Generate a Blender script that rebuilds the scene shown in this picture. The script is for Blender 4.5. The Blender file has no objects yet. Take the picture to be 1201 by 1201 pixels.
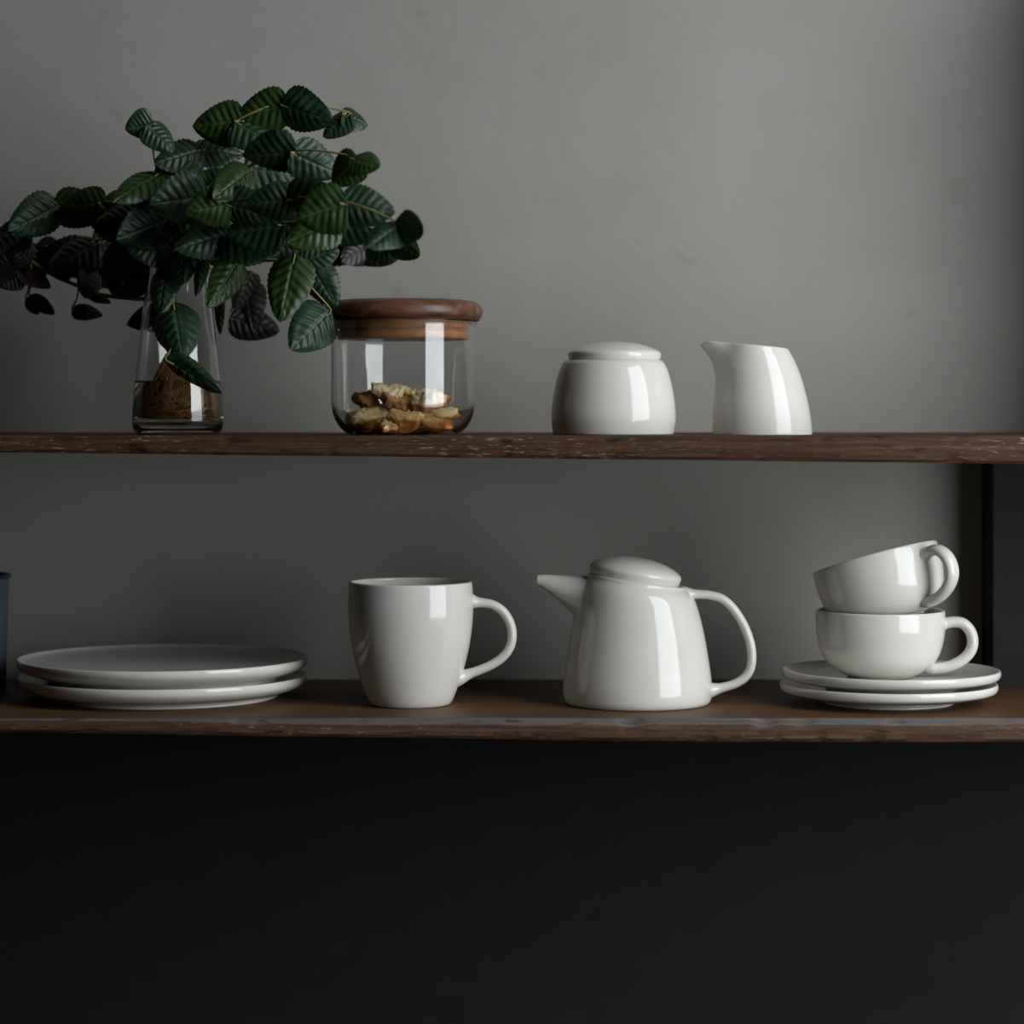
import bpy, bmesh, math, random
from mathutils import Vector, Matrix, noise
PI = math.pi
S = bpy.context.scene
COL = S.collection

# ------------------------------------------------------------------ camera
ZC = 1.35                 # eye height
CY = -1.8                 # camera distance in front of the shelf edge (y = 0)
cam = bpy.data.cameras.new('camera')
cam.sensor_width = 36.0
cam.lens = 3000 / 1201 * 36.0
cam.shift_y = -120.5 / 1201
cam.clip_start = 0.05
cam.dof.use_dof = True
cam.dof.focus_distance = 1.86
cam.dof.aperture_fstop = 4.5
camo = bpy.data.objects.new('camera', cam)
camo.location = (0, CY, ZC)
camo.rotation_euler = (PI / 2, 0, 0)
COL.objects.link(camo)
S.camera = camo

# ------------------------------------------------------------------ light
w = bpy.data.worlds.new('world')
S.world = w
w.use_nodes = True
bg = w.node_tree.nodes['Background']
bg.inputs[0].default_value = (0.95, 0.97, 1.0, 1)
bg.inputs[1].default_value = 0.002

L = bpy.data.lights.new('window_daylight', 'AREA')
L.shape = 'RECTANGLE'
L.size = 0.82
L.size_y = 1.75
L.energy = 31.0
L.color = (0.90, 0.955, 1.0)
lo = bpy.data.objects.new('window_daylight', L)
lo.location = (1.09, -0.78, ZC + 0.50)
lo.rotation_euler = (PI / 2, 0, math.radians(50))
COL.objects.link(lo)

S.view_settings.view_transform = 'Standard'
S.view_settings.look = 'None'
S.view_settings.gamma = 1.0
S.view_settings.use_curve_mapping = False
S.view_settings.exposure = 0.0

# ------------------------------------------------------------------ photo frame -> metres
def K(y):
    return 0.0006 * (1.8 + y) / 1.8

def PX(px, y):
    return (px - 600.5) * K(y)

def PZ(py, y):
    return ZC - (py - 480) * K(y)

def P(px, py, y):
    return Vector((PX(px, y), y, PZ(py, y)))

Z_LOW = ZC - 0.2178       # top of the lower shelf
Z_UP = ZC - 0.0186        # top of the upper shelf
WALL = 0.264

# ------------------------------------------------------------------ tagging helpers
def tag(o, label, cat, group=None, kind=None):
    if label: o['label'] = label
    if cat: o['category'] = cat
    if group: o['group'] = group
    if kind: o['kind'] = kind
    return o

def empty(name, loc, rot=(0, 0, 0)):
    o = bpy.data.objects.new(name, None)
    o.empty_display_size = 0.02
    o.location = loc
    o.rotation_euler = rot
    COL.objects.link(o)
    return o

def mesh_obj(name, verts, faces, mat, parent=None, smooth=True, uvs=None, loc=None, mats=None, fm=None, sharp=None):
    me = bpy.data.meshes.new(name)
    me.from_pydata([tuple(v) for v in verts], [], faces)
    bm = bmesh.new(); bm.from_mesh(me)
    bmesh.ops.recalc_face_normals(bm, faces=bm.faces)
    bm.to_mesh(me); bm.free()
    if mats:
        for m in mats: me.materials.append(m)
        if fm:
            for p, i in zip(me.polygons, fm): p.material_index = i
    else:
        me.materials.append(mat)
    if uvs:
        uvl = me.uv_layers.new(name='UVMap')
        for l in me.loops: uvl.data[l.index].uv = uvs[l.vertex_index]
    for p in me.polygons: p.use_smooth = smooth
    if sharp: me.set_sharp_from_angle(angle=math.radians(sharp))
    o = bpy.data.objects.new(name, me)
    COL.objects.link(o)
    if loc is not None: o.location = loc
    if parent: o.parent = parent
    return o

def cat1(p0, p1, p2, p3, t):
    return 0.5 * ((2 * p1) + (-p0 + p2) * t + (2 * p0 - 5 * p1 + 4 * p2 - p3) * t * t + (-p0 + 3 * p1 - 3 * p2 + p3) * t ** 3)

def spline(pts, n):
    """Catmull-Rom through tuples; n samples per segment"""
    out = []
    m = len(pts)
    for i in range(m - 1):
        a, b, c, d = pts[max(i - 1, 0)], pts[i], pts[i + 1], pts[min(i + 2, m - 1)]
        for j in range(n):
            t = j / n
            out.append(tuple(cat1(a[q], b[q], c[q], d[q], t) for q in range(len(b))))
    out.append(tuple(pts[-1]))
    return out

def loft(rings, cap0=True, cap1=True, closed=False):
    """rings: list of rings of equal length -> verts, faces"""
    n = len(rings[0]); V = []; F = []
    for r in rings: V += list(r)
    m = len(rings)
    for i in range(m if closed else m - 1):
        i2 = (i + 1) % m
        for j in range(n):
            k = (j + 1) % n
            F.append((i * n + j, i * n + k, i2 * n + k, i2 * n + j))
    if not closed:
        if cap0:
            c = len(V); V.append(sum((Vector(v) for v in rings[0]), Vector()) / n)
            F += [(c, (j + 1) % n, j) for j in range(n)]
        if cap1:
            c = len(V); V.append(sum((Vector(v) for v in rings[-1]), Vector()) / n)
            b = (m - 1) * n
            F += [(c, b + j, b + (j + 1) % n) for j in range(n)]
    return V, F

def lathe_rings(prof, seg=112, fx=None):
    rings = []
    for (r, z) in prof:
        ring = []
        for j in range(seg):
            a = 2 * PI * j / seg
            v = Vector((max(r, 1e-5) * math.cos(a), max(r, 1e-5) * math.sin(a), z))
            if fx: v = fx(v, a)
            ring.append(v)
        rings.append(ring)
    return rings

def shell(outer, t, floor):
    """outer profile listed from base to rim (r, z); adds a rounded rim and an inner wall"""
    r1, z1 = outer[-1]
    prof = [(0.0, outer[0][1])] + outer
    prof += [(r1 - 0.15 * t, z1 + 0.32 * t), (r1 - 0.5 * t, z1 + 0.46 * t), (r1 - 0.85 * t, z1 + 0.32 * t), (r1 - t, z1)]
    inner = [(r - t, z) for r, z in reversed(outer[:-1]) if z > floor + t * 1.2]
    prof += inner
    ri = inner[-1][0] if inner else r1 - t
    prof += [(ri * 0.9, floor + 0.35 * t), (ri * 0.75, floor), (0.0, floor)]
    return prof

def tube(pts, radii, seg=20, flat=1.0, up=None, ring_n=6):
    """swept tube through pts; flat scales the cross-section along the binormal"""
    data = spline([tuple(p) + (r,) for p, r in zip(pts, radii)], ring_n)
    C = [Vector(d[:3]) for d in data]
    rings = []
    nrm = None
    for i, c in enumerate(C):
        t = (C[min(i + 1, len(C) - 1)] - C[max(i - 1, 0)]).normalized()
        if up is not None:
            b = Vector(up)
            n_ = b.cross(t).normalized()
        else:
            if nrm is None:
                a = Vector((0, 0, 1)) if abs(t.z) < 0.9 else Vector((0, 1, 0))
                nrm = (a - t * a.dot(t)).normalized()
            else:
                nrm = (nrm - t * nrm.dot(t)).normalized()
            n_ = nrm; b = t.cross(n_)
        r = data[i][3]
        rings.append([c + n_ * (r * math.cos(2 * PI * j / seg)) + b * (r * flat * math.sin(2 * PI * j / seg)) for j in range(seg)])
    return rings

# ------------------------------------------------------------------ materials
def new_mat(name):
    m = bpy.data.materials.new(name); m.use_nodes = True
    nt = m.node_tree
    return m, nt, nt.nodes['Principled BSDF']

def node(nt, typ, **kw):
    n = nt.nodes.new(typ)
    for k, v in kw.items():
        if k.startswith('i_'):
            n.inputs[k[2:].replace('_', ' ')].default_value = v
        else:
            setattr(n, k, v)
    return n

def ramp(nt, fac, stops):
    r = nt.nodes.new('ShaderNodeValToRGB')
    e = r.color_ramp.elements
    while len(e) < len(stops): e.new(0.5)
    for el, (p, c) in zip(e, stops):
        el.position = p
        el.color = (c[0], c[1], c[2], 1) if not isinstance(c, (int, float)) else (c, c, c, 1)
    nt.links.new(fac, r.inputs[0])
    return r

def coords(nt, scale=(1, 1, 1), kind='Object'):
    tc = nt.nodes.new('ShaderNodeTexCoord')
    mp = nt.nodes.new('ShaderNodeMapping')
    mp.inputs['Scale'].default_value = scale
    nt.links.new(tc.outputs[kind], mp.inputs[0])
    return mp.outputs[0]

def mixc(nt, fac, a, b, typ='MIX'):
    m = nt.nodes.new('ShaderNodeMix'); m.data_type = 'RGBA'; m.blend_type = typ
    for s, v in ((0, fac), (6, a), (7, b)):
        if isinstance(v, (int, float)): m.inputs[s].default_value = v
        elif isinstance(v, tuple): m.inputs[s].default_value = v if len(v) == 4 else (*v, 1)
        else: nt.links.new(v, m.inputs[s])
    return m.outputs[2]

def bump(nt, bs, h, strength=0.2, dist=0.001):
    b = nt.nodes.new('ShaderNodeBump')
    b.inputs['Strength'].default_value = strength
    b.inputs['Distance'].default_value = dist
    nt.links.new(h, b.inputs['Height'])
    nt.links.new(b.outputs[0], bs.inputs['Normal'])

def mat_ceramic():
    m, nt, b = new_mat('glazed_stoneware')
    v = coords(nt, (1, 1, 1))
    n = node(nt, 'ShaderNodeTexNoise', i_Scale=38.0, i_Detail=3.0)
    nt.links.new(v, n.inputs[0])
    c = ramp(nt, n.outputs[0], [(0.3, (0.66, 0.635, 0.575)), (0.7, (0.70, 0.672, 0.615))])
    nt.links.new(c.outputs[0], b.inputs['Base Color'])
    b.inputs['Roughness'].default_value = 0.09
    b.inputs['IOR'].default_value = 1.46
    n2 = node(nt, 'ShaderNodeTexNoise', i_Scale=60.0, i_Detail=2.0)
    nt.links.new(v, n2.inputs[0])
    bump(nt, b, n2.outputs[0], 0.05, 0.002)
    return m

def mat_wall():
    m, nt, b = new_mat('grey_plaster')
    v = coords(nt, (1, 1, 1))
    n = node(nt, 'ShaderNodeTexNoise', i_Scale=5.0, i_Detail=6.0, i_Roughness=0.6)
    nt.links.new(v, n.inputs[0])
    c = ramp(nt, n.outputs[0], [(0.3, (0.270, 0.256, 0.229)), (0.7, (0.322, 0.306, 0.277))])
    n3 = node(nt, 'ShaderNodeTexNoise', i_Scale=26.0, i_Detail=4.0, i_Distortion=0.6)
    nt.links.new(v, n3.inputs[0])
    s = ramp(nt, n3.outputs[0], [(0.68, 0.0), (0.78, 1.0)])
    col = mixc(nt, s.outputs[0], c.outputs[0], (0.255, 0.242, 0.219))
    nt.links.new(col, b.inputs['Base Color'])
    b.inputs['Roughness'].default_value = 0.75
    n2 = node(nt, 'ShaderNodeTexNoise', i_Scale=45.0, i_Detail=8.0, i_Roughness=0.65)
    nt.links.new(v, n2.inputs[0])
    bump(nt, b, n2.outputs[0], 0.25, 0.002)
    return m

def mat_board(name, dark, mid, light, rough=0.42, chips=0.64, chipcol=(0.30, 0.26, 0.24), wear=((0.0, 1.0), (1.0, 1.0))):
    m, nt, b = new_mat(name)
    v = coords(nt, (3.5, 110, 110))
    n = node(nt, 'ShaderNodeTexNoise', i_Scale=3.2, i_Detail=7.0, i_Roughness=0.62, i_Distortion=0.4)
    nt.links.new(v, n.inputs[0])
    c = ramp(nt, n.outputs[0], [(0.28, dark), (0.5, mid), (0.74, light)])
    v2 = coords(nt, (60, 420, 460))
    n2 = node(nt, 'ShaderNodeTexNoise', i_Scale=1.6, i_Detail=5.0, i_Roughness=0.7)
    nt.links.new(v2, n2.inputs[0])
    v3 = coords(nt, (5, 5, 5))
    n3 = node(nt, 'ShaderNodeTexNoise', i_Scale=1.3, i_Detail=2.0)
    nt.links.new(v3, n3.inputs[0])
    s2 = ramp(nt, n2.outputs[0], [(chips, 0.0), (chips + 0.07, 1.0)])
    s3 = ramp(nt, n3.outputs[0], [(0.38, 0.0), (0.60, 1.0)])
    sx = nt.nodes.new('ShaderNodeSeparateXYZ'); nt.links.new(coords(nt), sx.inputs[0])
    mr = node(nt, 'ShaderNodeMapRange'); mr.inputs[1].default_value = -0.5; mr.inputs[2].default_value = 0.5
    nt.links.new(sx.outputs[0], mr.inputs[0])
    zone = ramp(nt, mr.outputs[0], wear)
    fac = mixc(nt, 1.0, s2.outputs[0], s3.outputs[0], 'MULTIPLY')
    fac = mixc(nt, 1.0, fac, zone.outputs[0], 'MULTIPLY')
    col = mixc(nt, fac, c.outputs[0], (*chipcol, 1))
    # dark gouges
    v4 = coords(nt, (30, 160, 190))
    n4 = node(nt, 'ShaderNodeTexNoise', i_Scale=1.1, i_Detail=3.0)
    nt.links.new(v4, n4.inputs[0])
    s4 = ramp(nt, n4.outputs[0], [(0.62, 0.0), (0.68, 0.8)])
    col = mixc(nt, s4.outputs[0], col, (dark[0] * 0.5, dark[1] * 0.5, dark[2] * 0.5, 1))
    nt.links.new(col, b.inputs['Base Color'])
    b.inputs['Roughness'].default_value = rough
    b.inputs['Specular IOR Level'].default_value = 0.25
    bump(nt, b, n2.outputs[0], 0.5, 0.0012)
    return m

def mat_lidwood(name, a, c_, d, rough=0.38):
    m, nt, b = new_mat(name)
    v = coords(nt, (6, 40, 40))
    n = node(nt, 'ShaderNodeTexNoise', i_Scale=3.0, i_Detail=6.0, i_Distortion=1.2)
    nt.links.new(v, n.inputs[0])
    c = ramp(nt, n.outputs[0], [(0.3, a), (0.52, c_), (0.75, d)])
    nt.links.new(c.outputs[0], b.inputs['Base Color'])
    b.inputs['Roughness'].default_value = rough
    bump(nt, b, n.outputs[0], 0.15, 0.0006)
    return m

def mat_glass(name, ior=1.5, col=(0.97, 0.98, 0.97)):
    m, nt, b = new_mat(name)
    b.inputs['Base Color'].default_value = (*col, 1)
    b.inputs['Transmission Weight'].default_value = 1.0
    b.inputs['Roughness'].default_value = 0.0
    b.inputs['IOR'].default_value = ior
    return m

def mat_leaf(name, top, hi, under, rough=0.46):
    m, nt, b = new_mat(name)
    tc = nt.nodes.new('ShaderNodeTexCoord')
    sep = nt.nodes.new('ShaderNodeSeparateXYZ')
    nt.links.new(tc.outputs['UV'], sep.inputs[0])
    n = node(nt, 'ShaderNodeTexNoise', i_Scale=70.0, i_Detail=3.0)
    nt.links.new(coords(nt), n.inputs[0])
    c = ramp(nt, n.outputs[0], [(0.3, top), (0.75, hi)])
    # pale veins from the UV: |v| small = midrib
    sub = node(nt, 'ShaderNodeMath', operation='SUBTRACT'); sub.inputs[1].default_value = 0.5
    nt.links.new(sep.outputs[1], sub.inputs[0])
    ab = node(nt, 'ShaderNodeMath', operation='ABSOLUTE'); nt.links.new(sub.outputs[0], ab.inputs[0])
    mid = ramp(nt, ab.outputs[0], [(0.006, 0.55), (0.03, 0.0)])
    col = mixc(nt, mid.outputs[0], c.outputs[0], (hi[0] * 2.0 + 0.02, hi[1] * 1.7 + 0.02, hi[2] * 1.8 + 0.01, 1))
    geo = nt.nodes.new('ShaderNodeNewGeometry')
    col2 = mixc(nt, geo.outputs['Backfacing'], col, (*under, 1))
    nt.links.new(col2, b.inputs['Base Color'])
    b.inputs['Roughness'].default_value = rough
    tr = nt.nodes.new('ShaderNodeBsdfTranslucent')
    nt.links.new(col2, tr.inputs[0])
    mx = nt.nodes.new('ShaderNodeMixShader'); mx.inputs[0].default_value = 0.14
    out = nt.nodes['Material Output']
    nt.links.new(b.outputs[0], mx.inputs[1]); nt.links.new(tr.outputs[0], mx.inputs[2])
    nt.links.new(mx.outputs[0], out.inputs[0])
    return m

def mat_plain(name, col, rough=0.5, col2=None, scale=40.0):
    m, nt, b = new_mat(name)
    n = node(nt, 'ShaderNodeTexNoise', i_Scale=scale, i_Detail=4.0)
    nt.links.new(coords(nt), n.inputs[0])
    c2 = col2 or tuple(x * 0.75 for x in col)
    c = ramp(nt, n.outputs[0], [(0.35, c2), (0.65, col)])
    nt.links.new(c.outputs[0], b.inputs['Base Color'])
    b.inputs['Roughness'].default_value = rough
    return m

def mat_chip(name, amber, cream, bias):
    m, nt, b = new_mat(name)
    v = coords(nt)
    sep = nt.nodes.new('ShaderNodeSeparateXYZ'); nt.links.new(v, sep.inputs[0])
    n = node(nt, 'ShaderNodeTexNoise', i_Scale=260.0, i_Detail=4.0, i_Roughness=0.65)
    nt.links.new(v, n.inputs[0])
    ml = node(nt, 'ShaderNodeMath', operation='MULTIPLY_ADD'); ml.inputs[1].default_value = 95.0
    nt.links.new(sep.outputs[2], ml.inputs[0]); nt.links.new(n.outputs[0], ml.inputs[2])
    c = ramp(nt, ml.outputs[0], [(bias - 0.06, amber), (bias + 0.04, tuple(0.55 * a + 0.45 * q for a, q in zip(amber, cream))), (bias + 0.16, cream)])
    nt.links.new(c.outputs[0], b.inputs['Base Color'])
    b.inputs['Roughness'].default_value = 0.55
    b.inputs['Subsurface Weight'].default_value = 0.15
    b.inputs['Subsurface Radius'].default_value = (0.004, 0.002, 0.001)
    bump(nt, b, n.outputs[0], 0.7, 0.001)
    return m

M_CER = mat_ceramic()
M_WALL = mat_wall()
M_UP = mat_board('worn_walnut_board', (0.020, 0.008, 0.0030), (0.062, 0.025, 0.0095), (0.120, 0.052, 0.021), 0.6, 0.585, (0.46, 0.36, 0.29), ((0.10, 0.45), (0.28, 1.0), (0.47, 0.9), (0.60, 0.22), (0.80, 0.12), (0.87, 0.9)))
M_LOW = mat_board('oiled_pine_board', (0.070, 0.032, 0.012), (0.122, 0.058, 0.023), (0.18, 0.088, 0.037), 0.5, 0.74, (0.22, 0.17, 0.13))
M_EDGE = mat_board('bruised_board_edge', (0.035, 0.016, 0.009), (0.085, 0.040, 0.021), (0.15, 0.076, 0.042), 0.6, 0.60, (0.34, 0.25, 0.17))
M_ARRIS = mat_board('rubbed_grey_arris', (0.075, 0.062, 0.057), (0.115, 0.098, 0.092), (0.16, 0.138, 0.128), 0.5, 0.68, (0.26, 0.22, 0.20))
M_SUP = mat_plain('dark_stained_wood', (0.009, 0.0075, 0.0065), 0.85)
M_LID = mat_lidwood('acacia_lid', (0.055, 0.020, 0.010), (0.115, 0.045, 0.022), (0.20, 0.085, 0.045))
M_PLUG = mat_lidwood('acacia_stopper', (0.30, 0.13, 0.05), (0.44, 0.20, 0.085), (0.55, 0.28, 0.13))
M_GLASS = mat_glass('clear_glass')
M_GLASS2 = mat_glass('vase_glass', 1.5, (0.95, 0.97, 0.95))
M_WATER = mat_glass('water', 1.33, (0.93, 0.90, 0.78))
M_LEAF = mat_leaf('leaf_deep_green', (0.011, 0.032, 0.014), (0.022, 0.056, 0.023), (0.035, 0.020, 0.028))
M_LEAFB = mat_leaf('leaf_fresh_green', (0.018, 0.046, 0.008), (0.034, 0.074, 0.014), (0.040, 0.055, 0.022))
M_LEAFD = mat_leaf('leaf_purple_shaded', (0.012, 0.016, 0.010), (0.028, 0.024, 0.020), (0.070, 0.026, 0.045))  # purple leaf colour, darkened for the shade at the back and left
M_STEM = mat_plain('stem_olive', (0.34, 0.31, 0.10), 0.5, (0.20, 0.18, 0.06))
M_ROOT = mat_plain('root_fibre', (0.50, 0.25, 0.075), 0.55, (0.28, 0.11, 0.03), 160.0)
M_ROOT2 = mat_plain('root_core', (0.24, 0.10, 0.035), 0.7, (0.11, 0.045, 0.016), 120.0)
M_ENAM = mat_plain('blue_grey_enamel', (0.048, 0.062, 0.084), 0.45, (0.034, 0.045, 0.062))
M_ENRIM = mat_plain('chipped_enamel_rim', (0.018, 0.020, 0.028), 0.35)

# ------------------------------------------------------------------ setting
def box(name, lo_, hi_, mat, **kw):
    x0, y0, z0 = lo_; x1, y1, z1 = hi_
    V = [(x0, y0, z0), (x1, y0, z0), (x1, y1, z0), (x0, y1, z0), (x0, y0, z1), (x1, y0, z1), (x1, y1, z1), (x0, y1, z1)]
    F = [(0, 3, 2, 1), (4, 5, 6, 7), (0, 1, 5, 4), (1, 2, 6, 5), (2, 3, 7, 6), (3, 0, 4, 7)]
    return mesh_obj(name, V, F, mat, smooth=False, **kw)

wall = box('wall_back', (-1.7, WALL, 0.0), (1.9, WALL + 0.12, 2.6), M_WALL)
wall['kind'] = 'structure'
fl = box('floor', (-1.7, -2.6, -0.1), (3.0, WALL + 0.12, 0.0), M_SUP)
fl['kind'] = 'structure'
added_dark = box('added_panel_1', (-1.7, WALL - 0.012, 0.0), (1.9, WALL - 0.0005, Z_LOW - 0.022), M_SUP)  # dark panel added to keep the wall below the shelf dark
added_dark['kind'] = 'structure'

# ------------------------------------------------------------------ shelves
def shelf(name, x0, x1, ztop, thick, arris, mats, label, seed, rough_amp):
    """long board: thick(x) = thickness, arris(x) = size of the rubbed front arris"""
    n = 520
    rings = []; fm = []
    for i in range(n + 1):
        x = x0 + (x1 - x0) * i / n
        t = thick(x); a = arris(x)
        def nz(k, f, amp):
            return amp * (noise.noise(Vector((x * f, seed * 3.1 + k * 7.7, seed))) + 0.5 * noise.noise(Vector((x * f * 2.7, seed + k * 3.3, 5.0))))
        nick = max(0.0, noise.noise(Vector((x * 42, seed * 9.0, 2.0))) - 0.32) * 0.006 * rough_amp
        nick2 = max(0.0, noise.noise(Vector((x * 55, seed * 5.0, 8.0))) - 0.30) * 0.006 * rough_amp
        e = rough_amp
        ring = [
            (x, WALL - 0.0008, ztop), (x, 0.12, ztop), (x, 0.03, ztop + nz(0, 6, 0.0001) ),
            (x, a * 0.9 + nz(1, 25, 0.0004) * e + nick, ztop - nick * 0.2),
            (x, 0.0005 + nz(2, 30, 0.0003) * e + nick * 0.5, ztop - a + nz(3, 25, 0.0003) * e - nick),
            (x, nz(4, 18, 0.0004) * e, ztop - t * 0.45),
            (x, 0.0003 + nz(5, 22, 0.0004) * e + nick2 * 0.4, ztop - t + 0.0022 + nick2),
            (x, 0.0022 + nz(6, 25, 0.0003) * e + nick2, ztop - t + nz(7, 16, 0.0004) * e),
            (x, 0.03, ztop - t), (x, WALL - 0.0008, ztop - t),
        ]
        rings.append([Vector(p) for p in ring])
    V, F = loft(rings)
    k = 10
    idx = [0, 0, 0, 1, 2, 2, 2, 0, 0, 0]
    fm = []
    for i in range(n):
        fm += idx
    fm += [2] * (len(F) - len(fm))
    o = mesh_obj(name, V, F, None, mats=mats, fm=fm, sharp=35)
    tag(o, label, 'shelf')
    return o

def lerp(a, b, t):
    t = max(0, min(1, t)); return a + (b - a) * t

shelf('shelf_board', -0.62, 0.64, Z_UP,
      lambda x: lerp(0.0118, 0.0200, (x + 0.36) / 0.72), lambda x: 0.0016,
      [M_UP, M_UP, M_UP], 'upper worn dark brown wooden shelf carrying the plant, glass jar, sugar bowl and jug', 1.3, 1.0)
shelf('shelf_board', -0.62, 0.64, Z_LOW,
      lambda x: lerp(0.0098, 0.0165, (x + 0.36) / 0.50), lambda x: lerp(0.0016, 0.0042, (x + 0.28) / 0.16),
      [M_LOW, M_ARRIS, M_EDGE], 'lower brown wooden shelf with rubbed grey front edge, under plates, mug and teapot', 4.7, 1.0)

sp_ = box('side_panel', (0.379, 0.214, Z_LOW), (0.440, WALL - 0.0005, Z_UP - 0.0206), M_SUP)
tag(sp_, 'dark upright wooden panel between the two shelves at the right edge, behind the teacups', 'panel')
sp_ = box('side_panel', (0.492, 0.068, Z_UP), (0.514, WALL - 0.0005, Z_UP + 0.45), M_SUP)  # added upright out of view; it darkens the wall at the right
tag(sp_, 'added unseen dark upright past the right edge of the upper shelf, shading the wall', 'panel')

# ------------------------------------------------------------------ ceramics
def make_sugar_bowl():
    y0 = 0.09; k = K(y0); cx = 719.5
    base = 480 + 0.0186 / k
    root = empty('sugar_bowl', (PX(cx, y0), y0, Z_UP))
    tag(root, 'barrel-shaped white lidded sugar bowl on the upper shelf beside the jug', 'sugar bowl')
    def h(py): return (base - py) * k
    pr = [(69.4, 509.4), (70.6, 508.6), (71.4, 505), (72.9, 495), (73.2, 488), (72.6, 477), (70.6, 462), (67.6, 447), (64, 435), (61.2, 428.5), (59.6, 425.6), (58.4, 424.6)]
    pr = [(r * k, h(p)) for r, p in spline(pr, 4)]
    prof = shell(pr, 4.0 * k, 5 * k)
    V, F = loft(lathe_rings(prof), False, False)
    mesh_obj('bowl_body', V, F, M_CER, root)
    lid = [(0, 424), (51.5, 424), (52.6, 423.4), (54.0, 420.5), (54.7, 416.5), (54.2, 413.8), (51.8, 411.6), (47, 409.2), (40, 406.3), (32, 403.9), (24, 402.2), (14, 401.0), (0, 400.5)]
    lid = [(max(r, 0) * k, h(p)) for r, p in spline(lid, 4)]
    V, F = loft(lathe_rings(lid), False, False)
    mesh_obj('lid', V, F, M_CER, root, loc=(1.2 * k, 0, 0))
make_sugar_bowl()

def make_jug():
    y0 = 0.09; k = K(y0); cx = 888.0
    base = 480 + 0.0186 / k
    def h(py): return (base - py) * k
    # (py, centre x, radius, spout reach, spout sharpness)
    lev = [(509.4, 894, 57.6, 0, 0.5), (508.6, 894, 58.4, 0, 0.5), (490, 893.2, 57.6, 0, 0.5), (473, 892, 55.8, 0, 0.5), (457, 890.8, 53.0, 0, 0.5), (445, 890, 50.6, 0.6, 0.56),
           (434, 889, 48.0, 4.0, 0.52), (425, 888, 45.4, 8.8, 0.48), (417, 887, 43.0, 15.2, 0.45), (411, 886, 40.8, 21.5, 0.42), (407.3, 885.5, 39.4, 25, 0.40)]
    lev = spline(lev, 4)
    seg = 128
    def ring(l, off=0.0, dz=0.0):
        py, c, r, sp, sh = l
        up = max(0.0, min(1.0, (450 - py) / 43.0)) ** 1.5
        R = []
        for j in range(seg):
            a = 2 * PI * j / seg
            d = math.atan2(math.sin(a - PI), math.cos(a - PI))
            g = math.exp(-(d / sh) ** 2)
            rr = r + sp * g - off
            x = c - cx + rr * math.cos(a); yy = rr * math.sin(a)
            xx = (c - cx + (r + sp * g) * math.cos(a))
            lift = up * (-xx * 0.085) + up * 1.2 * g * (1 if sp > 0 else 0)
            lift -= 4.5 * up * max(0, g - 0.8) / 0.2 * (sp / 24.0)
            R.append(Vector((x * k, yy * k, h(py) + (lift + dz) * k)))
        return R
    rings = [ring(l) for l in lev]
    t = 3.6
    top = lev[-1]
    rings += [ring(top, 0.6, 1.1), ring(top, 1.8, 1.6), ring(top, 3.0, 1.1)]
    for l in reversed(lev):
        if l[0] < 500: rings.append(ring(l, t))
    V, F = loft(rings, True, True)
    o = mesh_obj('milk_jug', V, F, M_CER, None, loc=(PX(cx, y0), y0, Z_UP))
    tag(o, 'white handleless milk jug with pointed spout at the right of the upper shelf', 'jug')
make_jug()

def flare(n, r, e0, e1):
    """radius list: swollen roots at both ends"""
    out = []
    for i in range(n):
        t = i / (n - 1)
        out.append(r * (1 + e0 * math.exp(-(t / 0.075) ** 2) + e1 * math.exp(-((1 - t) / 0.09) ** 2)))
    return out

def handle(name, pts_px, cx, base, k, r, flat, parent, e0=0.8, e1=0.9, rot=0.0, r_list=None):
    pts = [Vector(((x - cx) * k, 0, (base - y) * k)) for x, y in pts_px]
    dense = [Vector(p) for p in spline([tuple(p) for p in pts], 4)]
    rad = flare(len(dense), r * k, e0, e1)
    if r_list:
        rl = spline([(q,) for q in r_list], 4)
        rad = [a * b[0] for a, b in zip(rad, rl)]
    rings = tube(dense, rad, 24, flat, up=(0, 1, 0), ring_n=3)
    V, F = loft(rings)
    if rot:
        Mx = Matrix.Rotation(rot, 3, 'Z'); V = [Mx @ Vector(v) for v in V]
    return mesh_obj(name, V, F, M_CER, parent)

def make_mug():
    y0 = 0.088; k = K(y0); cx = 481.5
    base = 480 + 0.2178 / k
    root = empty('coffee_mug', (PX(cx, y0), y0, Z_LOW))
    tag(root, 'tall white mug with round handle between the plates and the teapot', 'mug')
    def h(py): return (base - py) * k
    pr = [(43, 826.0), (46.5, 825.2), (49.5, 821), (52.5, 814), (57, 802), (62, 787), (66.3, 771), (69.8, 754), (72.2, 737), (73.5, 720), (73.7, 705), (73.1, 692), (72.3, 683.5)]
    pr = [(r * k, h(p)) for r, p in spline(pr, 4)]
    V, F = loft(lathe_rings(shell(pr, 4.0 * k, 8 * k)), False, False)
    mesh_obj('mug_body', V, F, M_CER, root)
    hp = [(546, 704), (556, 706), (566, 707), (577, 709), (588, 715.5), (596, 726), (600.3, 739), (600, 752), (595.8, 763), (587.5, 772.5), (576, 780), (564, 785.3), (553, 789.3), (543, 793), (535, 795)]
    handle('handle', hp, cx, base, k, 5.5, 1.3, root, 1.1, 1.0)
make_mug()

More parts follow.
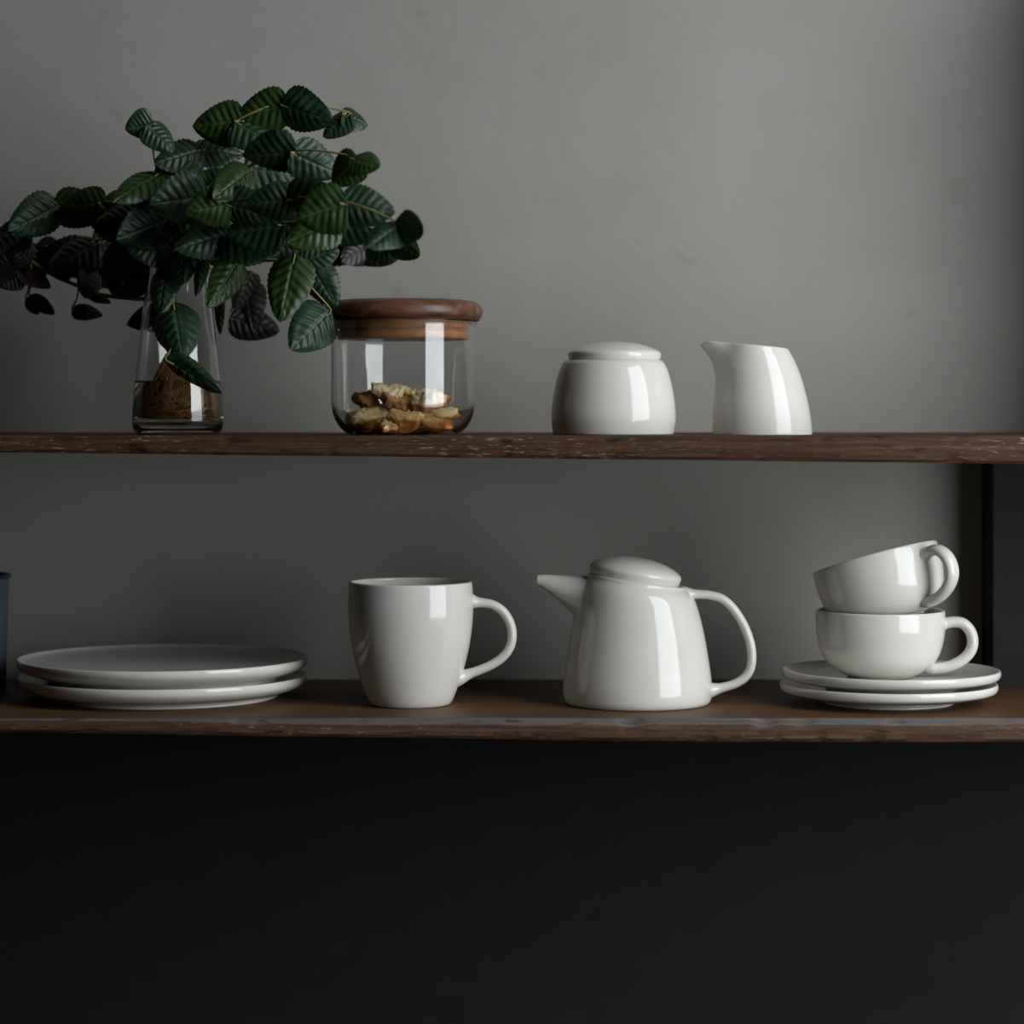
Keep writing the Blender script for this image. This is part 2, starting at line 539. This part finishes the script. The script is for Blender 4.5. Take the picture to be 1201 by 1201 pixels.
def make_teapot():
    y0 = 0.095; k = K(y0); cx = 747.5
    base = 480 + 0.2178 / k
    root = empty('teapot', (PX(cx, y0), y0, Z_LOW))
    tag(root, 'white cone-shaped teapot with tilted lid, short spout and loop handle on the lower shelf', 'teapot')
    def h(py): return (base - py) * k
    pr = [(80, 824.8), (83.5, 824), (86.2, 820), (87.4, 812), (87.2, 800), (85.6, 786), (83.2, 770), (79.6, 749), (75.6, 729), (71.2, 710), (68.4, 700), (65.2, 692.5), (61.5, 687.5), (59.2, 684.5), (58, 681.5)]
    pr = [(r * k, h(p)) for r, p in spline(pr, 4)]
    top = pr[-1][1]
    prof = [(0, 0)] + pr + [(57.6 * k, top + 1.2 * k), (56.2 * k, top + 1.7 * k), (54.8 * k, top + 1.2 * k), (54.2 * k, top), (54 * k, top - 8 * k), (66 * k, top - 40 * k), (78 * k, 20 * k), (70 * k, 8 * k), (0, 8 * k)]
    def tilt(v, a):
        u = max(0, min(1, (v.z - h(760)) / (top - h(760)))) ** 2
        return Vector((v.x, v.y, v.z - v.x * 0.150 * u))
    V, F = loft(lathe_rings(prof, 128, tilt), False, False)
    mesh_obj('pot_body', V, F, M_CER, root)
    # lid
    R = 54.0
    lp = [(0, -3), (51, -3), (52.0, -2), (53.0, 1), (54.2, 5.5), (54.4, 8.4), (53.2, 11.2), (49, 14.8), (42, 18.6), (32, 22.2), (20, 24.6), (10, 25.6), (0, 25.8)]
    lp = [(max(r, 0) * k, z * k) for r, z in spline(lp, 4)]
    V, F = loft(lathe_rings(lp, 128), False, False)
    Mx = Matrix.Rotation(math.atan(0.150), 3, 'Y')
    V = [Mx @ Vector(v) for v in V]
    mesh_obj('lid', V, F, M_CER, root, loc=(-3.5 * k, 0, top + 2.2 * k))
    # spout: cone whose base is sunk in the body
    sp = [(706, 708, 40, 1.25), (697, 704.5, 34, 1.20), (688, 700.8, 28.6, 1.12), (677, 696.2, 22.8, 1.0), (664, 691, 17.2, 0.92), (650, 685.5, 12.0, 0.88), (639, 681.8, 8.4, 0.88), (632, 680.2, 6.3, 0.9), (629.8, 679.8, 5.6, 0.9)]
    sp = spline(sp, 5)
    rings = []
    seg = 40
    for i, (x, y, r, fl_) in enumerate(sp):
        c = Vector(((x - cx) * k, 0, h(y)))
        a = sp[min(i + 1, len(sp) - 1)]; b = sp[max(i - 1, 0)]
        t = Vector(((a[0] - b[0]), 0, -(a[1] - b[1]))).normalized()
        n_ = Vector((0, 1, 0)).cross(t)
        if n_.z < 0: n_ = -n_
        ring = []
        for j in range(seg):
            q = 2 * PI * j / seg
            ring.append(c + n_ * (r * k * math.cos(q)) + Vector((0, 1, 0)) * (r * fl_ * k * math.sin(q)))
        rings.append(ring)
    last = sp[-1]
    c = Vector(((last[0] - cx) * k, 0, h(last[1])))
    rings.append([c + (v - c) * 0.80 + Vector((-0.5 * k, 0, 0)) for v in rings[-1]])
    inner = [c + (v - c) * 0.62 for v in rings[-2]]
    rings.append(inner)
    rings.append([v + Vector((10 * k, 0, -3.5 * k)) for v in inner])
    V, F = loft(rings)
    mesh_obj('spout', V, F, M_CER, root)
    hp = [(800, 696.5), (811, 696.8), (822, 697), (834, 698.3), (848, 703), (861.5, 716), (874, 737), (881, 760), (881, 780), (875, 793), (863, 801.5), (849, 806), (838, 808.5), (829, 810)]
    handle('handle', hp, cx, base, k, 5.4, 1.35, root, 0.7, 0.9)
make_teapot()

def make_plate(name, cx, y0, foot, rim, H, floor, z0, label, group, cat, tilt=(0, 0), wellmat=None):
    """foot / rim radii, heights in frame pixels at depth y0"""
    k = K(y0)
    pr = [(0, 2.0), (foot - 9, 2.0), (foot - 8, 0.3), (foot - 6, 0), (foot - 2, 0), (foot - 0.6, 0.6), (foot + 0.4, 3.2),
          (foot + (rim - foot) * 0.35, 3.2 + (H - 3) * 0.16), (foot + (rim - foot) * 0.68, 3.2 + (H - 3) * 0.33), (rim - 5, 3.2 + (H - 3) * 0.47), (rim - 1.3, H - 8.4), (rim, H - 4.6), (rim - 0.5, H - 1.0), (rim - 2.2, H), (rim - 4.2, H - 0.6),
          (rim - 9, H - 2.6), (foot + (rim - foot) * 0.5, floor + 1.6), (foot - 4, floor), (foot * 0.6, floor - 0.8), (0, floor - 1.0)]
    prof = [(max(r, 0) * k, z * k) for r, z in spline(pr, 3)]
    V, F = loft(lathe_rings(prof, 160), False, False)
    o = mesh_obj(name, V, F, M_CER, None, loc=(PX(cx, y0), y0, z0))
    o.rotation_euler = (tilt[0], tilt[1], 0)
    tag(o, label, cat, group)
    return o

PY0 = 0.139
make_plate('dinner_plate', 190.8, PY0, 135, 168.8, 26, 20.4, Z_LOW, 'lower of the two large white dinner plates stacked at left on the lower shelf', 'stacked dinner plates', 'plate')
make_plate('dinner_plate', 191.5, PY0, 135, 170, 26, 20.4, Z_LOW + 20.6 * K(PY0), 'upper of the two large white dinner plates stacked at left, its inside showing', 'stacked dinner plates', 'plate')
SY0 = 0.098
ks = K(SY0)
make_plate('saucer', 1042, SY0, 76, 127, 24, 15.6, Z_LOW, 'bottom white saucer of the pair under the stacked teacups', 'stacked saucers', 'saucer')
make_plate('saucer', 1044.6, SY0, 76, 127.5, 24, 15.6, Z_LOW + 15.8 * ks, 'top white saucer of the pair, the lower teacup standing in it', 'stacked saucers', 'saucer')

def make_cup(loc, rot, label, hrot):
    k = ks
    root = empty('teacup', loc, rot)
    tag(root, label, 'cup', 'stacked teacups')
    pr = [(34, 0), (38, 0.4), (40, 2.0), (46, 4.2), (55, 9.5), (63, 17), (68.8, 26.5), (72.6, 38), (74.9, 51), (75.6, 64), (75.2, 76.5)]
    pr = [(r * k, z * k) for r, z in spline(pr, 4)]
    V, F = loft(lathe_rings(shell(pr, 3.6 * k, 6 * k), 112), False, False)
    mesh_obj('cup_body', V, F, M_CER, root)
    hp = [(70, 61.5), (76, 63), (86, 64.5), (96, 62.5), (104, 54), (107, 42), (104, 30), (94, 19.5), (80, 12.6), (66, 10), (57, 9.5), (51.5, 9.5)]
    pts = [Vector((x * k, 0, z * k)) for x, z in hp]
    dense = [Vector(p) for p in spline([tuple(p) for p in pts], 4)]
    nd = len(dense)
    rad = [6.6 * k * (1 + 0.6 * math.exp(-(i / nd / 0.06) ** 2)) * min(1.0, 0.6 + (nd - 1 - i) / nd * 3.2) for i in range(nd)]
    V, F = loft(tube(dense, rad, 24, 1.45, up=(0, 1, 0), ring_n=3))
    Mx = Matrix.Rotation(hrot, 3, 'Z'); V = [Mx @ Vector(v) for v in V]
    mesh_obj('handle', V, F, M_CER, root)
    return root
zcup = Z_LOW + (15.8 + 15.3) * ks
make_cup((PX(1032.5, SY0), SY0, zcup), (0, 0, 0), 'lower white teacup standing upright on the saucers, handle to the right', math.radians(-6))
ta = math.radians(14.5)
rc = Vector((PX(1025.5, SY0), SY0, PZ(653.5, SY0)))
tb = math.radians(9.0)      # also leans back a little, hiding the inside
Rm = Matrix.Rotation(-tb, 3, 'X') @ Matrix.Rotation(-ta, 3, 'Y')
ax = Rm @ Vector((0, 0, 1))
make_cup(tuple(rc - ax * (78 * ks)), Rm.to_euler(), 'upper white teacup tipped to one side inside the lower cup', math.radians(-50))

# ------------------------------------------------------------------ enamel cup at the far left
def make_enamel():
    y0 = 0.165; k = K(y0); cx = -49
    base = 480 + 0.2178 / k
    root = empty('enamel_cup', (PX(cx, y0), y0, Z_LOW))
    tag(root, 'blue-grey enamel cup with dark rim, left of the plates, cut off by the photo edge', 'cup')
    def h(py): return (base - py) * k
    pr = [(50, base), (53, base - 1), (55, base - 6), (57, 740), (58.5, 690), (59, 677)]
    pr = [(r * k, h(p)) for r, p in spline(pr, 4)]
    V, F = loft(lathe_rings(shell(pr, 2 * k, 5 * k)), False, False)
    mesh_obj('cup_body', V, F, M_ENAM, root)
    rp = []
    for j in range(12):
        a = 2 * PI * j / 12
        rp.append(((59.3 + 2.3 * math.cos(a)) * k, h(675.5) + 2.3 * k * math.sin(a)))
    V, F = loft(lathe_rings(rp, 80), False, False, closed=True)
    mesh_obj('rim', V, F, M_ENRIM, root)
make_enamel()

# ------------------------------------------------------------------ glass jar
JY = 0.088
jk = K(JY); JCX = 473.0
jbase = 480 + 0.0186 / jk
def jh(py): return (jbase - py) * jk
def make_jar():
    root = empty('glass_jar', (PX(JCX, JY), JY, Z_UP))
    tag(root, 'clear glass storage jar with round wooden lid, half filled with dried fruit', 'jar')
    out = [(0, 508.6), (50, 508.8), (60, 509.4), (66, 507.8), (73, 502.5), (79, 494), (83, 484), (84.8, 473), (85, 455), (85, 420), (85, 392), (85.6, 382), (87.5, 377.6)]
    out = spline(out, 4)
    inn = [(84.8, 377.0), (83.2, 381), (82.6, 392), (82.6, 420), (82.6, 455), (82.2, 472), (80.2, 482.6), (76, 491.6), (69.5, 499.4), (62, 503.6), (50, 505), (0, 505)]
    inn = spline(inn, 4)
    prof = [(max(r, 0) * jk, jh(p)) for r, p in out + [(86.8, 376.6), (85.6, 376.4)] + inn]
    V, F = loft(lathe_rings(prof, 144), False, False)
    mesh_obj('glass_body', V, F, M_GLASS, root)
    lp = [(0, 376), (84, 376), (87.5, 375.6), (91.5, 372.5), (93.3, 367), (92, 361), (88, 356.4), (81, 353.6), (70, 352.4), (40, 352), (0, 352)]
    lp = [(max(r, 0) * jk, jh(p)) for r, p in spline(lp, 4)]
    V, F = loft(lathe_rings(lp, 112), False, False)
    lid = mesh_obj('lid', V, F, M_LID, root)
    pp = [(0, 375.5), (77.5, 375.5), (77.8, 377), (77.8, 384), (77.2, 385.6), (75.2, 386.2), (75.0, 388.2), (77.2, 388.8), (77.8, 390), (77.6, 396), (76.6, 398), (74.5, 398.6), (0, 398.6)]
    pp = [(r * jk, jh(p)) for r, p in pp]
    V, F = loft(lathe_rings(pp, 112), False, False)
    mesh_obj('stopper', V, F, M_PLUG, lid, sharp=50)['label'] = 'grooved paler wooden stopper'
make_jar()

# ------------------------------------------------------------------ dried fruit in the jar
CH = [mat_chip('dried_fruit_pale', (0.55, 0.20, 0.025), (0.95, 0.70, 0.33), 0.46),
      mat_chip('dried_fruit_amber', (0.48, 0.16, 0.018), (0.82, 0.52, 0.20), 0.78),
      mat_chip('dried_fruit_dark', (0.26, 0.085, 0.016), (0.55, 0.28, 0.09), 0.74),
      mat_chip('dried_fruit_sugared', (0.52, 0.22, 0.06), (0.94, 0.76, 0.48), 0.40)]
def chip(px, py, y, w_, d_, t_, rot, mi, seed, label, group='dried fruit slices in the jar'):
    bm = bmesh.new()
    bmesh.ops.create_icosphere(bm, subdivisions=4, radius=1.0)
    for v in bm.verts:
        c = v.co.copy()
        # pillow-shaped slice
        q = math.sqrt(c.x ** 2 + c.y ** 2)
        e = abs(c.z) ** 0.55 * (1 if c.z > 0 else -1)
        sx = Vector((seed * 3.7, seed, -seed))
        rr = 1 + 0.30 * noise.noise(Vector((c.x * 1.5, c.y * 1.5, 0)) + sx) + 0.16 * noise.noise(Vector((c.x * 4, c.y * 4, 0)) + sx)
        bend = 0.75 * (q * q) * math.sin(math.atan2(c.y, c.x) * 2 + seed)
        rag = 0.30 * noise.noise(c * 4 + sx) + 0.26 * noise.noise(c * 9 + sx) + 0.16 * noise.noise(c * 18 + sx)
        v.co = Vector((c.x * rr * (1 + rag * 0.35) * w_ * jk, c.y * rr * (1 + rag * 0.35) * d_ * jk, (e * 0.5 * (1 + rag * 0.8) + bend * 0.4 + rag * 0.3) * t_ * jk))
    me = bpy.data.meshes.new('dried_fruit_slice'); bm.to_mesh(me); bm.free()
    me.materials.append(CH[mi])
    for p in me.polygons: p.use_smooth = True
    o = bpy.data.objects.new('dried_fruit_slice', me)
    COL.objects.link(o)
    o.location = P(px, py, y)
    o.rotation_euler = [math.radians(a) for a in rot]
    tag(o, label, 'dried fruit', group)
    return o
hid = 'amber dried fruit slice buried low in the heap inside the glass jar'
chips = [
    (455, 461, 0.075, 19, 15, 13, (28, 8, 10), 3, 1.1, 'greyish sugared dried fruit slice on the top left of the heap'),
    (481, 464, 0.085, 15, 13, 11, (18, 14, 60), 0, 2.3, 'yellow cream dried fruit slice on the top middle of the heap'),
    (503, 471, 0.066, 17, 13, 18, (20, -6, 5), 3, 3.7, 'big whitish dried fruit chunk right of the heap top, under the window reflection'),
    (522, 470, 0.088, 8, 8, 8, (10, -40, 20), 1, 4.2, 'small orange dried fruit bit poking out at the right of the heap top'),
    (430, 472, 0.080, 15, 13, 13, (30, 25, 0), 2, 5.9, 'dark brown dried fruit slice at the left shoulder of the heap'),
    (430, 490, 0.066, 23, 15, 12, (14, -6, 12), 0, 6.4, 'pale yellow topped dried fruit slice at the lower left of the heap'),
    (466, 474, 0.072, 20, 15, 13, (16, 12, 30), 2, 7.7, 'dark toffee brown dried fruit slice in the middle of the heap'),
    (476, 493, 0.052, 18, 13, 14, (24, 4, 0), 1, 8.1, 'reddish brown crumbly dried fruit slice at the lower front of the heap'),
    (514, 488, 0.068, 23, 15, 11, (8, -9, 0), 0, 9.6, 'long dried fruit slice with cream top and orange side at the lower right'),
    (456, 501, 0.047, 10, 8, 9, (20, 10, 30), 0, 10.2, 'small cream dried fruit cube lying at the front foot of the heap'),
    (424, 497, 0.078, 17, 15, 12, (5, 10, 70), 1, 11.5, 'orange dried fruit slice against the glass at the far left of the heap foot'),
    (505, 497, 0.060, 24, 15, 10, (6, -6, 20), 1, 12.1, 'deep amber dried fruit slice lying under the long cream topped one'),
    (440, 500, 0.062, 16, 13, 11, (8, 4, 110), 1, 13.3, hid),
    (470, 499, 0.090, 22, 18, 10, (4, 3, 40), 2, 14.8, hid),
    (500, 499, 0.105, 20, 16, 10, (3, 8, 80), 1, 15.2, hid),
    (440, 499, 0.110, 20, 16, 10, (5, 0, 0), 1, 16.9, hid),
    (455, 486, 0.095, 20, 17, 11, (10, 5, 45), 1, 17.4, hid),
    (490, 484, 0.092, 20, 16, 12, (-6, 5, 15), 2, 18.6, hid),
]
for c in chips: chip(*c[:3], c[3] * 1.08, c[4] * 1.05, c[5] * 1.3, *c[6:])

# ------------------------------------------------------------------ vase, water, plant
VY = 0.095
vk = K(VY); VCX = 208.5
vbase = 480 + 0.0186 / vk
def vh(py): return (vbase - py) * vk
V_IN = [(0, 498), (36, 497.6), (44, 496), (48.8, 490), (50.0, 480), (49.0, 462), (46.4, 436), (42.8, 405), (38.8, 370), (34.6, 335), (31.6, 305), (30.6, 287)]
def vin(py):
    for (r0, p0), (r1, p1) in zip(V_IN, V_IN[1:]):
        if p1 <= py <= p0 and p0 != p1: return r0 + (r1 - r0) * (p0 - py) / (p0 - p1)
    return V_IN[-1][0]
def make_vase():
    out = [(0, 507.5), (34, 508), (42, 509.4), (47.5, 508.2), (51.6, 503.5), (53.4, 496), (53.4, 487), (51.8, 462), (49.2, 436), (45.6, 405), (41.6, 370), (37.4, 335), (34.4, 305), (33.6, 287)]
    prof = spline(out, 4) + [(33.2, 285.6), (32.1, 285.0), (31.0, 285.6)] + list(reversed(spline(V_IN, 4)))
    prof = [(max(r, 0) * vk, vh(p)) for r, p in prof]
    V, F = loft(lathe_rings(prof, 128), False, False)
    o = mesh_obj('glass_vase', V, F, M_GLASS2, None, loc=(PX(VCX, VY), VY, Z_UP))
    tag(o, 'tapered clear glass vase with thick base holding the rooted plant', 'vase')
    lvl = 448.0
    pr = [(r + (0.25 if r else 0), p + 0.2) for r, p in spline(V_IN, 4) if p > lvl + 1]
    rl = vin(lvl) + 0.25
    pr += [(rl, lvl - 1.2), (rl - 1.2, lvl - 0.2), (rl - 3, lvl), (0, lvl)]
    V, F = loft(lathe_rings([(max(r, 0) * vk, vh(p)) for r, p in pr], 96), False, False)
    o = mesh_obj('water', V, F, M_WATER, None, loc=(PX(VCX, VY), VY, Z_UP))
    tag(o, 'brownish water filling the lower third of the glass vase', 'water', kind='stuff')
make_vase()

plant = empty('leafy_plant', (PX(VCX, VY), VY, Z_UP + vh(440)))
tag(plant, 'leafy green cutting with toothed leaves and brown roots growing in the glass vase', 'plant')
PO = Vector(plant.location)

def make_roots():
    rnd = random.Random(7)
    V = []; F = []
    def add(rings):
        v, f = loft(rings)
        o = len(V); V.extend(v); F.extend([tuple(i + o for i in q) for q in f])
    cx, cz = VCX, 0
    for i in range(210):
        a = rnd.uniform(0, 2 * PI); spread = rnd.uniform(0.25, 1.0) ** 0.7
        pts = []
        n = 9
        end = rnd.uniform(466, 494)
        for j in range(n):
            t = j / (n - 1)
            py = 404 + (end - 404) * t
            lim = vin(min(py, 490)) - 2.0
            rr = min(lim, 3 + spread * (lim * (t ** 0.9) * 1.02))
            aa = a + 0.5 * math.sin(t * 4 + i) * t + rnd.uniform(-0.15, 0.15)
            pts.append(Vector((rr * math.cos(aa) * vk - 2 * vk * (1 - t), rr * math.sin(aa) * vk, vh(py + rnd.uniform(-1.5, 1.5)) - vh(440))))
        if rnd.random() < 0.45:       # curl along the glass
            p = pts[-1]
            for q in range(4):
                aa = a + 0.25 * (q + 1)
                rr = (vin(end - q * 2) - 2.2)
                pts.append(Vector((rr * math.cos(aa) * vk, rr * math.sin(aa) * vk, vh(min(494, end + rnd.uniform(-5, 3))) - vh(440))))
        r0 = rnd.uniform(0.35, 0.8) * vk
        add(tube(pts, [r0 * (1 - 0.6 * j / len(pts)) for j in range(len(pts))], 5, ring_n=2))
    o = mesh_obj('roots', V, F, M_ROOT, plant)
    o['kind'] = 'stuff'; o['label'] = 'rusty brown root fibres'
    # dense heart of the root ball
    pr = [(0, 494), (22, 494), (36, 491), (40, 480), (34, 466), (25, 448), (15, 428), (8, 410), (5, 398), (0, 396)]
    pr = spline(pr, 3)
    def wob(v, a):
        s = 1 + 0.16 * noise.noise(Vector((math.cos(a) * 2.2, math.sin(a) * 2.2, v.z * 90))) + 0.10 * noise.noise(Vector((math.cos(a) * 7, math.sin(a) * 7, v.z * 300)))
        return Vector((v.x * s, v.y * s, v.z))
    V, F = loft(lathe_rings([(max(r, 0) * vk, vh(p) - vh(440)) for r, p in pr], 64, wob), False, False)
    mesh_obj('root_ball', V, F, M_ROOT2, plant)
make_roots()

def stem(pts, r0, r1, mat=None):
    P3 = [P(*p) - PO for p in pts]
    n = len(P3)
    V, F = loft(tube(P3, [(r0 + (r1 - r0) * i / (n - 1)) * vk for i in range(n)], 10, ring_n=5))
    return mesh_obj('stem', V, F, mat or M_STEM, plant)

def leaf(b, t, width, roll, mat, cup=0.25, droop=0.15, seed=0.0, wl=0.0, petiole=None):
    """b, t: (px, py, y) of base and tip; width in px; roll in degrees turns the blade about its midrib (0 = faces the camera)"""
    B = P(*b); T = P(*t)
    d = (T - B); ln = d.length; d.normalize()
    view = Vector((0, -1, 0))
    n_ = (view - d * view.dot(d)).normalized()
    s_ = d.cross(n_).normalized()
    R = Matrix.Rotation(math.radians(roll), 3, d)
    n_ = R @ n_; s_ = R @ s_
    nu, nv = 56, 40
    hw = width * 0.5 * K((b[2] + t[2]) / 2)
    V = []; UV = []; F = []
    teeth = 11
    for i in range(nu + 1):
        u = i / nu
        # ovate outline
        prof = (math.sin(PI * min(1, u ** 0.66)) ** 0.50) if 0 < u < 1 else 0.0
        prof *= (1.06 - 0.28 * u)
        for j in range(nv + 1):
            v = j / nv * 2 - 1
            tooth = 1 - 0.10 * (abs(((u * teeth) % 1.0) - 0.35)) * (abs(v) ** 5)
            wv = hw * prof * tooth
            x = u * ln
            # toothed margin also leans towards the tip
            x += 0.10 * ln * abs(v) ** 2 * (0.4 - u) * 0.4
            av = abs(v)
            # quilted blade: side veins run forward from the midrib
            ph = (u - av * 0.20) * 7.0
            f = ph - math.floor(ph)
            vein = -math.exp(-((f - 0.5) / 0.10) ** 2)
            quilt = 0.5 - 0.5 * math.cos(2 * PI * (f - 0.5))
            hgt = 0.020 * ln * (quilt - 0.5) * min(1, av * 4) * (1 - av ** 4) * prof + 0.010 * ln * vein * prof * (1 - av)
            hgt -= 0.022 * ln * math.exp(-(av / 0.06) ** 2) * prof
            hgt -= cup * hw * (v * v) * prof
            hgt -= droop * ln * (u - 0.35) ** 2 * (1 if u > 0.35 else 0.4)
            hgt += 0.03 * ln * noise.noise(Vector((u * 3 + seed * 7, v * 2, seed))) + wl * ln * math.sin(u * 5 + v * 2 + seed)
            V.append(B + d * x + s_ * (v * wv) + n_ * hgt - PO)
            UV.append((u, (v + 1) / 2))
    for i in range(nu):
        for j in range(nv):
            a = i * (nv + 1) + j
            F.append((a, a + 1, a + nv + 2, a + nv + 1))
    me = bpy.data.meshes.new('leaf')
    me.from_pydata([tuple(v) for v in V], [], F)
    me.materials.append(mat)
    uvl = me.uv_layers.new(name='UVMap')
    for l in me.loops: uvl.data[l.index].uv = UV[l.vertex_index]
    for p in me.polygons: p.use_smooth = True
    # face the normals along n_
    me.update()
    if me.polygons and me.polygons[len(me.polygons) // 2].normal.dot(n_) < 0:
        me.flip_normals()
    o = bpy.data.objects.new('leaf', me); COL.objects.link(o); o.parent = plant
    if petiole:
        stem([petiole, ((petiole[0] + b[0]) / 2 + 2, (petiole[1] + b[1]) / 2 + 1, (petiole[2] + b[2]) / 2), b, (b[0] * 0.85 + t[0] * 0.15, b[1] * 0.85 + t[1] * 0.15, b[2] * 0.85 + t[2] * 0.15 + 0.001)], 1.3, 0.8)
    return o

# main stems
stem([(206, 404, .095), (206, 380, .095), (204, 345, .090), (205, 300, .088), (207, 262, .088)], 4.2, 3.0)
stem([(204, 350, .090), (198, 365, .070), (194, 360, .062)], 2.2, 1.6)
stem([(204, 326, .090), (176, 349, .115), (144, 349, .150), (116, 345, .165), (93, 336, .170), (62.6, 323, .172), (36, 306, .170)], 2.8, 2.3)
stem([(205, 310, .088), (250, 306, .080), (300, 304, .065), (350, 308, .052)], 2.4, 1.7)
stem([(205, 300, .088), (238, 305, .13), (270, 315, .19), (288, 330, .205)], 2.0, 1.4)

G, GB, GD = M_LEAF, M_LEAFB, M_LEAFD
# leaves over and in front of the vase
leaf((196, 310, .075), (186, 367, .050), 42, 14, G, .35, .12, 1.0, petiole=(204, 318, .09))
leaf((203, 354, .066), (214, 418, .036), 60, -8, G, .55, .10, 2.0, petiole=(202, 344, .088))
leaf((194, 421, .040), (259, 463, .030), 34, 32, G, .5, .12, 3.0, petiole=(203, 396, .05))
leaf((282, 302, .070), (246, 360, .046), 44, -18, GB, .35, .15, 4.0, petiole=(262, 305, .078))
leaf((236, 300, .060), (228, 347, .050), 26, 40, G, .4, .1, 5.0, petiole=(230, 306, .08))
leaf((346, 298, .045), (328, 377, .028), 60, 8, GB, .3, .1, 6.0, petiole=(338, 306, .054))
leaf((366, 312, .052), (394, 362, .050), 46, 10, G, .3, .12, 7.0, petiole=(352, 308, .052))
leaf((388, 364, .052), (342, 410, .036), 64, -14, G, .3, .15, 8.0, petiole=(358, 330, .052))
leaf((372, 366, .062), (378, 404, .058), 36, 40, GD, .3, .15, 9.0)
# leaves behind, near the wall, their shade put into the colour
leaf((288, 330, .205), (296, 388, .200), 46, 20, GD, .3, .1, 10.0)
leaf((268, 372, .205), (328, 388, .200), 46, -8, GD, .3, .12, 10.5, petiole=(280, 330, .205))
leaf((296, 318, .195), (276, 366, .200), 36, -25, GD, .3, .1, 11.0, petiole=(288, 326, .20))
leaf((255, 340, .150), (257, 393, .145), 20, 35, GD, .3, .1, 13.0, petiole=(244, 308, .135))
leaf((197, 367, .105), (146, 382, .120), 40, -6, GD, .35, .2, 14.0, petiole=(203, 352, .092))
leaf((172, 318, .130), (140, 348, .140), 40, 20, GD, .3, .1, 15.0, petiole=(178, 346, .115))
# long side shoot at the left
leaf((118, 340, .165), (92, 318, .150), 40, 25, GD, .3, .1, 16.0)
leaf((106, 344, .168), (130, 355, .160), 17, -40, GD, .3, .1, 17.0)
leaf((84, 362, .172), (120, 369, .165), 24, -25, GD, .3, .15, 18.0, petiole=(92, 338, .17))
leaf((34, 346, .176), (64, 367, .168), 24, -30, GD, .3, .2, 19.0, petiole=(36, 310, .17))
leaf((30, 350, .176), (44, 369, .172), 20, 25, GD, .3, .2, 19.5, petiole=(34, 320, .17))
leaf((28, 322, .168), (60, 340, .158), 28, 150, GD, .3, .15, 20.0)
leaf((24, 318, .165), (-4, 334, .16), 40, 10, GD, .3, .15, 21.0)
# crown above
leaf((206, 268, .085), (166, 236, .075), 50, 15, G, .3, .2, 22.0)
leaf((208, 264, .086), (224, 210, .08), 46, -10, GB, .3, .2, 23.0)
leaf((208, 282, .086), (268, 256, .07), 48, -12, G, .3, .2, 24.0)
leaf((205, 292, .086), (150, 290, .07), 50, 18, G, .3, .2, 25.0)
leaf((300, 304, .065), (318, 268, .06), 46, 8, GB, .3, .2, 26.0)
leaf((350, 308, .052), (398, 292, .05), 42, -10, G, .3, .2, 27.0)
leaf((36, 306, .17), (8, 282, .165), 40, 20, GD, .3, .2, 28.0)
leaf((62, 322, .172), (84, 296, .165), 38, -10, GD, .3, .2, 29.0)
leaf((150, 345, .145), (136, 308, .14), 40, 10, GD, .3, .2, 30.0)
leaf((214, 290, .08), (214, 330, .05), 40, 0, G, .3, .2, 31.0)
# added bushy top, out of view, shaped to shade the wall: paired leaves
rb = random.Random(11)
added_shoots = [
    [(206, 285, .090), (170, 252, .105), (120, 236, .125), (60, 240, .150), (6, 262, .165)],
    [(206, 285, .090), (196, 240, .080), (182, 190, .065), (176, 140, .050)],
    [(206, 285, .090), (236, 232, .060), (290, 196, .020), (352, 176, -.015), (420, 184, -.035)],
    [(206, 285, .090), (258, 272, .055), (330, 262, .020), (400, 258, .000), (462, 276, -.005)],
    [(206, 285, .090), (216, 250, .110), (262, 214, .140), (320, 206, .150), (372, 224, .140)],
    [(206, 285, .090), (158, 276, .130), (100, 284, .175), (40, 290, .200)],
    [(206, 285, .090), (262, 278, .130), (320, 272, .170), (380, 276, .195), (436, 284, .200)],
    [(206, 285, .090), (150, 296, .140), (90, 300, .185), (16, 302, .200)],
    [(206, 285, .090), (262, 240, .020), (340, 232, -.050), (410, 238, -.085), (470, 262, -.10)],
    [(206, 285, .090), (230, 180, .080), (280, 140, .060), (340, 120, .050), (410, 132, .045)],
]
for q, sh in enumerate(added_shoots):
    stem(sh, 2.1, 1.1)
    line = spline(sh, 10)
    n = 4 if len(sh) > 4 else 3
    for i in range(n):
        at = line[int(len(line) * (0.30 + 0.68 * i / (n - 1))) - 1]
        a0 = rb.uniform(0, 360)
        for side in (-1, 1):
            an = math.radians(90 + side * rb.uniform(45, 80)) if i < n - 1 else math.radians(90 + side * 40)
            sz = rb.uniform(58, 78) * (1.0 if i < n - 1 else 0.8)
            b_ = (at[0] + side * 5, at[1] + 2, at[2] - 0.002)
            tip = (b_[0] + sz * math.cos(an), min(b_[1] + sz * math.sin(an) * rb.uniform(0.2, 0.9), 326), b_[2] + rb.uniform(-0.03, 0.015))
            tip = (tip[0], tip[1], min(tip[2], 0.225))
            m = GD if at[2] > 0.15 else rb.choice([G, G, GB])  # deep leaves take the shade-darkened colour
            leaf(b_, tip, sz * rb.uniform(0.75, 0.95), rb.uniform(-40, 40), m, .3, .2, 40.0 + q * 10 + i + side * 0.3, petiole=at)
